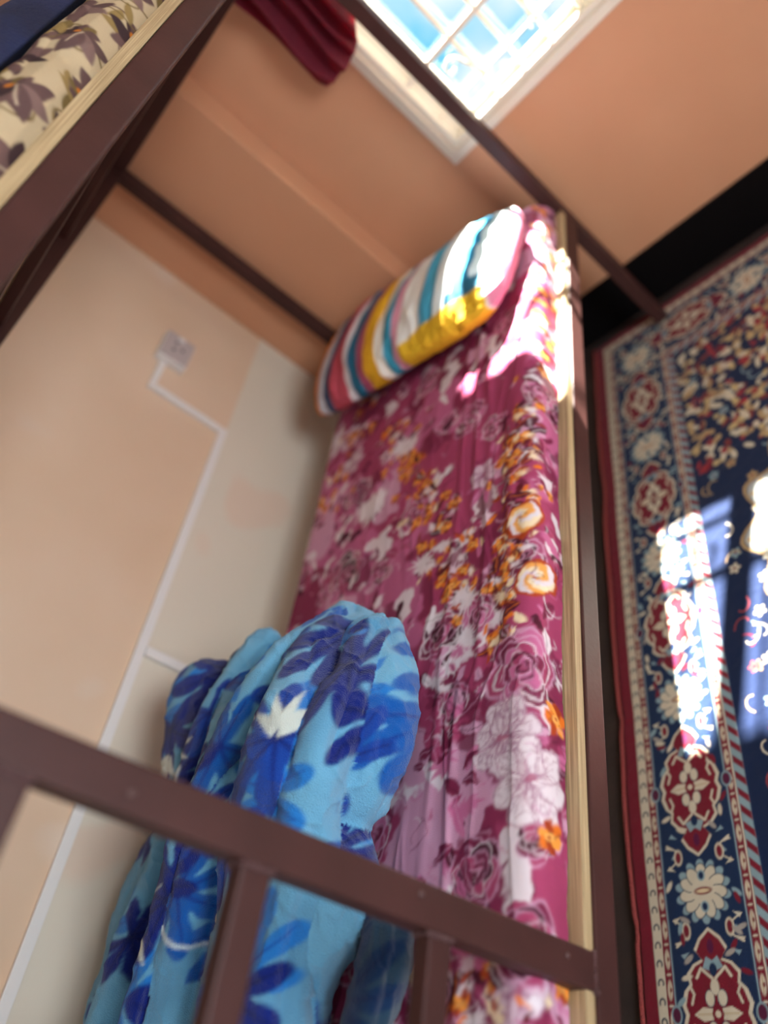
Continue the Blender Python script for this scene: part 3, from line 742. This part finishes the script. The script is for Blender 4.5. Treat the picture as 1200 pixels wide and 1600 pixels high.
um = grid_mesh('mattress', np.stack([Xg, Yg, Zg], -1), uc.sample(np.broadcast_to(seg, Xg.shape), Yg), M_cream, flip=True)
tag(um, 'cream mattress with brown flower and vine print on the upper bunk', 'mattress')
# folded navy blanket lying on the upper mattress
xs_ = np.linspace(-1.55, -.835, 60)[None, :]; ys_ = np.linspace(-.08, 1.9, 130)[:, None]
ex = np.clip(1 - np.abs(2 * (xs_ + 1.55) / .715 - 1) ** 6, 0, 1) ** .4; ey = np.clip(1 - np.abs(2 * (ys_ + .08) / 1.98 - 1) ** 10, 0, 1) ** .4
hz = 1.856 + (.085 + .014 * fbm(xs_ * 7, ys_ * 6, 3.)) * ex * ey
topP = np.stack([xs_ + 0 * ys_, ys_ + 0 * xs_, hz], -1)
botP = np.stack([xs_ + 0 * ys_, ys_ + 0 * xs_, 0 * hz + 1.854], -1)
nb = grid_mesh('blanket', np.concatenate([topP, botP[:, ::-1]], 1), None, M_navy)
tag(nb, 'dark navy folded blanket lying on the cream upper mattress', 'blanket')

# ------------------------------------------------------------------ patterned rug
RX0, RX1, RY0, RY1 = -1.10, .95, -.75, 2.515
rc = Canvas(RX0, RY0, RX1 - RX0, RY1 - RY0, .0025, (20, 34, 66))
RED, NAV, RCR, LBL, TAN = (118, 24, 40), (24, 42, 74), (206, 194, 170), (134, 158, 164), (176, 146, 104)
WR_, HR = RX1 - RX0, RY1 - RY0
def frame(d0, d1, col):
    for q in ([(RX0+d0,RY0+d0),(RX0+d1,RY0+d1),(RX0+d1,RY1-d1),(RX0+d0,RY1-d0)], [(RX1-d0,RY0+d0),(RX1-d1,RY0+d1),(RX1-d1,RY1-d1),(RX1-d0,RY1-d0)],
              [(RX0+d0,RY0+d0),(RX0+d1,RY0+d1),(RX1-d1,RY0+d1),(RX1-d0,RY0+d0)], [(RX0+d0,RY1-d0),(RX0+d1,RY1-d1),(RX1-d1,RY1-d1),(RX1-d0,RY1-d0)]):
        rc.poly(q, col)
frame(0, .042, RED); frame(.042, .064, RCR); frame(.064, .082, RED); frame(.081, .085, LBL); frame(.085, .258, NAV)
frame(.256, .260, LBL); frame(.260, .276, RED); frame(.276, .280, RCR); frame(.280, .304, LBL); frame(.303, .307, NAV)
def sides():
    """(origin, along, inward, length) of the four sides"""
    yield (RX0, RY0), (0, 1), (1, 0), HR
    yield (RX1, RY0), (0, 1), (-1, 0), HR
    yield (RX0, RY1), (1, 0), (0, -1), WR_
    yield (RX0, RY0), (1, 0), (0, 1), WR_
for (ox, oy), al, inw, LN in sides():
    def T(s, d): return (ox + al[0] * s + inw[0] * d, oy + al[1] * s + inw[1] * d)
    ANG = math.atan2(al[1], al[0])
    def E(s, d, rs, rd, col): rc.ell(*T(s, d), rs, rd, ANG, col)
    def G(L_, col): rc.poly([T(s, d) for s, d in L_], col)
    def LN_(L_, w, col): rc.line([T(s, d) for s, d in L_], w, col)
    # C marks in the outermost cream guard
    s = .06
    while s < LN - .06:
        LN_([(s + .007 * math.cos(t_), .053 + .006 * math.sin(t_)) for t_ in np.linspace(-2.0, 2.0, 8)], .0035, (44, 50, 70))
        s += .034
    # red guards with cream sprigs
    for d, r_ in ((.073, .0055), (.268, .0055)):
        s = .09
        while s < LN - .09:
            E(s, d, .017, r_, RCR); LN_([(s - .012, d), (s + .012, d)], .0018, TAN); E(s + .0, d + .002, .004, .0025, RED)
            LN_([(s + .0275, d - .003), (s + .0275, d + .003)], .004, RCR); s += .055
    # slanted stripes
    s = .30
    while s < LN - .30:
        G([(s, .281), (s + .017, .281), (s + .017 - .022, .303), (s - .022, .303)], RED); s += .036
    # main border: flower rosettes and red cartouches in turn
    P0 = .437; s0 = (.560 - RY0) % P0
    if al[0]: s0 = (LN / 2) % P0
    mid = .171; s = s0
    while s < LN:
        if .16 < s < LN - .16:
            # vines and leaves
            for sg in (-1, 1):
                for sd in (-1, 1):
                    LN_([(s + sg * (.05 + .05 * t_), mid + sd * (.075 - .03 * math.sin(3.1 * t_))) for t_ in np.linspace(0, 1, 9)], .003, RCR)
                    for q in range(4):
                        ss, dd = s + sg * (.045 + .022 * q), mid + sd * (.062 - .012 * (q % 2))
                        G([(ss, dd - .004 * sd), (ss + sg * .012, dd + .009 * sd), (ss + sg * .004, dd + .015 * sd)], LBL if q % 2 else RCR)
                    E(s + sg * .072, mid + sd * .048, .017, .010, RCR); E(s + sg * .072, mid + sd * .048, .012, .0065, RED)
            for ring, rp_, ra, rb, c_ in ((14, .050, .013, .009, LBL), (11, .034, .019, .012, RCR)):
                for q in range(ring):
                    a = 2 * math.pi * q / ring
                    x_, y_ = T(s + rp_ * math.cos(a), mid + rp_ * math.sin(a)); aa = math.atan2(al[1] * math.cos(a) + inw[1] * math.sin(a), al[0] * math.cos(a) + inw[0] * math.sin(a))
                    rc.ell(x_, y_, ra + .002, rb + .002, aa, NAV); rc.ell(x_, y_, ra, rb, aa, c_)
            E(s, mid, .026, .026, RCR)
            for sg in (-1, 1):
                E(s + sg * .030, mid, .011, .009, LBL); E(s + sg * .030, mid, .0075, .0055, NAV)
            E(s, mid, .0075, .020, RED); E(s, mid, .004, .015, (214, 190, 150))
        c_ = s + P0 / 2
        if .2 < c_ < LN - .2:
            def outline(k1, k2):
                P = [(-.150, 0), (-.132, .022), (-.112, .034), (-.094, .020), (-.086, .040), (-.070, .054), (-.052, .050), (-.040, .062), (-.016, .070), (0, .064), (.016, .070), (.040, .062), (.052, .050), (.070, .054), (.086, .040), (.094, .020), (.112, .034), (.132, .022), (.150, 0)]
                P = [(p * k1, q * k2) for p, q in P]; return [(c_ + p, mid + q) for p, q in P] + [(c_ + p, mid - q) for p, q in P[::-1]]
            G(outline(1.0, 1.06), RCR); G(outline(.955, .94), RED)
            for sg in (-1, 1):
                G([(c_ + sg * .078, mid - .022), (c_ + sg * .098, mid - .012), (c_ + sg * .090, mid), (c_ + sg * .098, mid + .012), (c_ + sg * .078, mid + .022), (c_ + sg * .070, mid)], LBL)
                E(c_ + sg * .074, mid, .012, .008, NAV)
                E(c_ + sg * .115, mid, .013, .007, (84, 20, 60))
                for sd in (-1, 1):
                    LN_([(c_ + sg * .060, mid + sd * .004), (c_ + sg * .078, mid + sd * .026), (c_ + sg * .062, mid + sd * .036)], .0055, RCR)
                    LN_([(c_ + sg * .018, mid + sd * .052), (c_ + sg * .034, mid + sd * .046), (c_ + sg * .046, mid + sd * .052)], .005, RCR)
                    E(c_ + sg * .026, mid + sd * .013, .015, .0105, NAV); E(c_ + sg * .026, mid + sd * .013, .0135, .009, RCR)
                E(c_ + sg * .045, mid, .014, .009, RCR)
            for sd in (-1, 1):
                G([(c_ - .009, mid + sd * .010), (c_ - .012, mid + sd * .030), (c_, mid + sd * .050), (c_ + .012, mid + sd * .030), (c_ + .009, mid + sd * .010)], RCR)
                LN_([(c_, mid + sd * .012), (c_, mid + sd * .042)], .002, TAN)
                E(c_, .171 + sd * .088, .017, .012, LBL); E(c_, .171 + sd * .088, .013, .009, (84, 24, 54))
            E(c_, mid, .012, .012, RED); E(c_, mid, .006, .006, RCR)
        s += P0
# field: navy ground, scalloped pale medallions edged in beads, red panels with paisleys, scroll vines
FX0, FX1, FY0, FY1 = RX0 + .308, RX1 - .308, RY0 + .308, RY1 - .308
R = random.Random(9)
g = rc.grid(FX0, FX1, FY0, FY1); 
for k in range(900):
    x, y = R.uniform(FX0 + .02, FX1 - .02), R.uniform(FY0 + .02, FY1 - .02); a = R.uniform(0, 6.28); c_ = R.choice([RCR, RCR, TAN, RED, LBL, (150, 60, 60)])
    if R.random() < .5:
        rc.line([(x + .02 * t_ * math.cos(a + t_), y + .02 * t_ * math.sin(a + t_)) for t_ in np.linspace(0, 2, 8)], .004, c_)
    else:
        for q in range(5): rc.ell(x + .009 * math.cos(a + q * 1.257), y + .009 * math.sin(a + q * 1.257), .007, .005, a + q * 1.257, c_)
        rc.ell(x, y, .004, .004, 0, RED)
def medallion(cx, cy, r, col, bead, n_=12):
    P = lambda k: [(cx + k * r * (1 + .10 * math.cos(n_ * t_)) * math.cos(t_), cy + k * r * 1.25 * (1 + .10 * math.cos(n_ * t_)) * math.sin(t_)) for t_ in np.linspace(0, 2 * math.pi, 120, endpoint=False)]
    rc.poly(P(1.0), bead); rc.poly(P(.965), NAV); rc.poly(P(.955), col)
    for x, y in P(.91)[::3]: rc.ell(x, y, .009, .009, 0, RCR if col != RCR else TAN); rc.ell(x, y, .005, .005, 0, TAN)
for cy in (1.36, -.02, 2.1 if False else 1.36):
    medallion(-.43, cy, .25, (176, 180, 176), TAN)
medallion(-.52, .93, .165, RED, RCR)
medallion(-.075, .88, .34, RED, RCR, 16); medallion(-.075, .88, .20, (176, 180, 176), TAN); medallion(-.075, .88, .09, NAV, RCR, 8)
for cy in (1.36, -.02): medallion(.31, cy, .25, (176, 180, 176), TAN)
for k in range(70):
    x, y = R.uniform(-.66, .4), R.uniform(.42, 1.1); a = R.uniform(0, 6.28)
    rc.ell(x, y, .013, .009, a, RCR); rc.ell(x + .012 * math.cos(a), y + .012 * math.sin(a), .009, .004, a + .4, RCR); rc.ell(x, y, .008, .005, a, NAV)
for cy in (1.36,):
    for k in range(26):
        a = k * 2.399; r_ = .02 * math.sqrt(k) * 1.9; rc.ell(-.46 + r_ * math.cos(a), cy + 1.2 * r_ * math.sin(a), .016, .009, a, [RCR, (200, 196, 180), (150, 120, 110), LBL][k % 4])
# far part of the field: cream and red florals seen beyond the medallion
for k in range(1500):
    x, y = R.uniform(FX0, FX1), R.uniform(1.66, FY1); a = R.uniform(0, 6.28); c_ = R.choice([TAN, RCR, (150, 44, 50), TAN, RCR, (120, 50, 48), (196, 170, 120), NAV])
    rc.ell(x, y, R.uniform(.008, .022), R.uniform(.006, .011), a, c_)
for k in range(900):   # small sprigs filling the navy border
    q = R.random(); s_ = R.uniform(.12, HR - .12)
    if q < .5: x, y = RX0 + R.uniform(.092, .250), RY0 + s_
    else: x, y = RX0 + R.uniform(.1, WR_ - .1), RY1 - R.uniform(.092, .250)
    i_, j_ = int((x - RX0) / rc.res), int((y - RY0) / rc.res)
    if rc.a[j_, i_, 0] < .03 and rc.a[j_, i_, 2] < .09:
        a = R.uniform(0, 6.28); rc.ell(x, y, .012, .005, a, R.choice([LBL, RCR, RED, RCR, (160, 150, 140)]))
xs = np.r_[np.arange(RX0, -.35, .0025), np.arange(-.35, RX1 + .001, .008)]; xs[-1] = RX1
ys = np.r_[np.arange(RY0, .25, .010), np.arange(.25, 1.5, .0025), np.arange(1.5, RY1, .004), RY1]
Xg, Yg = np.meshgrid(xs, ys)
edge = np.minimum.reduce([Xg - RX0, RX1 - Xg, Yg - RY0, RY1 - Yg])
Zg = .003 + .008 * sstep(0, .012, edge) + .0008 * fbm(Xg * 40, Yg * 40) + .002 * (1 + fbm(Xg * 3, Yg * 5, 2., 2)) * sstep(0, .1, edge)
wob = (.005 * fbm(Yg * 5, 0 * Yg, 3., 2)) * np.exp(-(Xg - RX0) / .05)
for yy in (.985, .50): 
    wob += .006 * np.exp(-((Yg - yy) / .02) ** 2) * np.exp(-(Xg - RX0) / .03); Zg += .004 * np.exp(-((Yg - yy) / .012) ** 2) * np.exp(-(Xg - RX0) / .03)
rg = grid_mesh('rug', np.stack([Xg + wob, Yg, Zg], -1), rc.sample(Xg, Yg), M_rug)
tag(rg, 'oriental rug with maroon edge, navy flower border and pale medallions on the dark floor', 'rug')
bm = bmesh.new()
tube(bm, [(RX0 + .005 * float(fbm(y * 5, 0., 3., 2)) - .001 + .006 * math.exp(-((y - .985) / .02) ** 2) + .006 * math.exp(-((y - .5) / .02) ** 2), y, .0075) for y in np.arange(RY0, RY1, .02)], .0055, 8)
obj('edge_binding', bm, mat('rug_binding_yarn', (150, 62, 58), .9, bump=.8, bscale=220), rg, True)

# ------------------------------------------------------------------ maroon curtain on its rod
cur = thing('curtain', (-.93, 2.50, 1.80), 'maroon curtain bunched at the left of the window, behind the bed post', 'curtain')
na, nz_ = 150, 90
s = np.linspace(0, 1, na)[None, :]; tz = np.linspace(0, 1, nz_)[:, None]
xw = -1.075 + .235 * s * (1 + 0 * tz) + .01 * np.sin(tz * 5)
yw = 2.500 + (.026 + .006 * tz) * np.sin(s * 2 * math.pi * 3.2 + 1.6 * s * s * 3 + 1.3 * np.sin(tz * 2.2) + 1.5 * fbm(s * 2, tz * 1.3, 6.)) * (1 - .5 * np.clip((tz - .85) / .15, 0, 1)) + .008 * fbm(s * 9, tz * 4, 1.)
bot = 1.318 + .05 * np.abs(2 * s - .75) ** 2.5 + .012 * fbm(s * 4, 0 * s, 3.)
zw = 1.80 + (bot - 1.80) * tz
xw = xw + .03 * np.clip((tz - .9) / .1, 0, 1) ** 2 * (.5 - s)
f1 = np.stack([xw - (-.93), yw - 2.5, zw - 1.8 + 0 * xw], -1)
f2 = np.stack([xw - (-.93), yw - 2.5 + .003, zw - 1.8 + 0 * xw], -1)
grid_mesh('curtain_panel', np.concatenate([f1, f2[::-1]], 0), None, M_curt, cur)
rod = thing('curtain_rod', (-1.18, 2.50, 1.83), 'thin metal curtain rod above the window', 'curtain rod')
bm = bmesh.new(); tube(bm, [(0, 0, 0), (1.72, 0, 0)], .009, 12); obj('rod', bm, M_frame, rod, True)
for x in (.02, 1.70):
    bm = bmesh.new(); bx(bm, x - .012, x + .012, -.01, .079, -.014, .014, bev=.003); obj('bracket', bm, M_frame, rod)

# ------------------------------------------------------------------ socket and cable trunking on the left wall
sk = thing('power_socket', (XL, 2.10, 1.23), 'white surface-mounted power socket high on the peach wall', 'power socket')
bm = bmesh.new(); bx(bm, 0, .038, -.060, .060, -.055, .055, bev=.006, seg=3); obj('back_box', bm, M_white, sk)
bm = bmesh.new(); bx(bm, .038, .046, -.056, .056, -.051, .051, bev=.003); fp = obj('face_plate', bm, M_grey, sk)
for (y, z) in ((-.018, .012), (.018, .012), (0, -.018)):
    bm = bmesh.new(); bx(bm, .0455, .0475, y - .005, y + .005, z - .005, z + .005, bev=.001); obj('pin_hole', bm, M_dark, fp)
bm = bmesh.new(); bx(bm, .0455, .053, .034, .048, -.012, .012, bev=.002); obj('rocker_switch', bm, M_white, fp)
ct = thing('cable_trunking', (XL + .0006, .2, .967), 'narrow white cable trunking running along the wall up to the socket', 'cable trunking')
def tr_(name, y0, y1, z0, z1, x1=.016):
    bm = bmesh.new(); bx(bm, 0, x1, y0 - .2, y1 - .2, z0 - .967, z1 - .967, bev=.002); return obj(name, bm, M_white, ct)
tr_('trunking_run', -1.9, 1.930, .953, .981, .014)
tr_('trunking_riser', 1.905, 1.930, .982, 1.236)
tr_('trunking_link', 1.905, 2.039, 1.237, 1.260)
tr_('trunking_drop', 1.035, 1.062, .30, .952)

for o in bpy.data.objects:
    if o.name.startswith('blanket_form'): bpy.data.objects.remove(o)
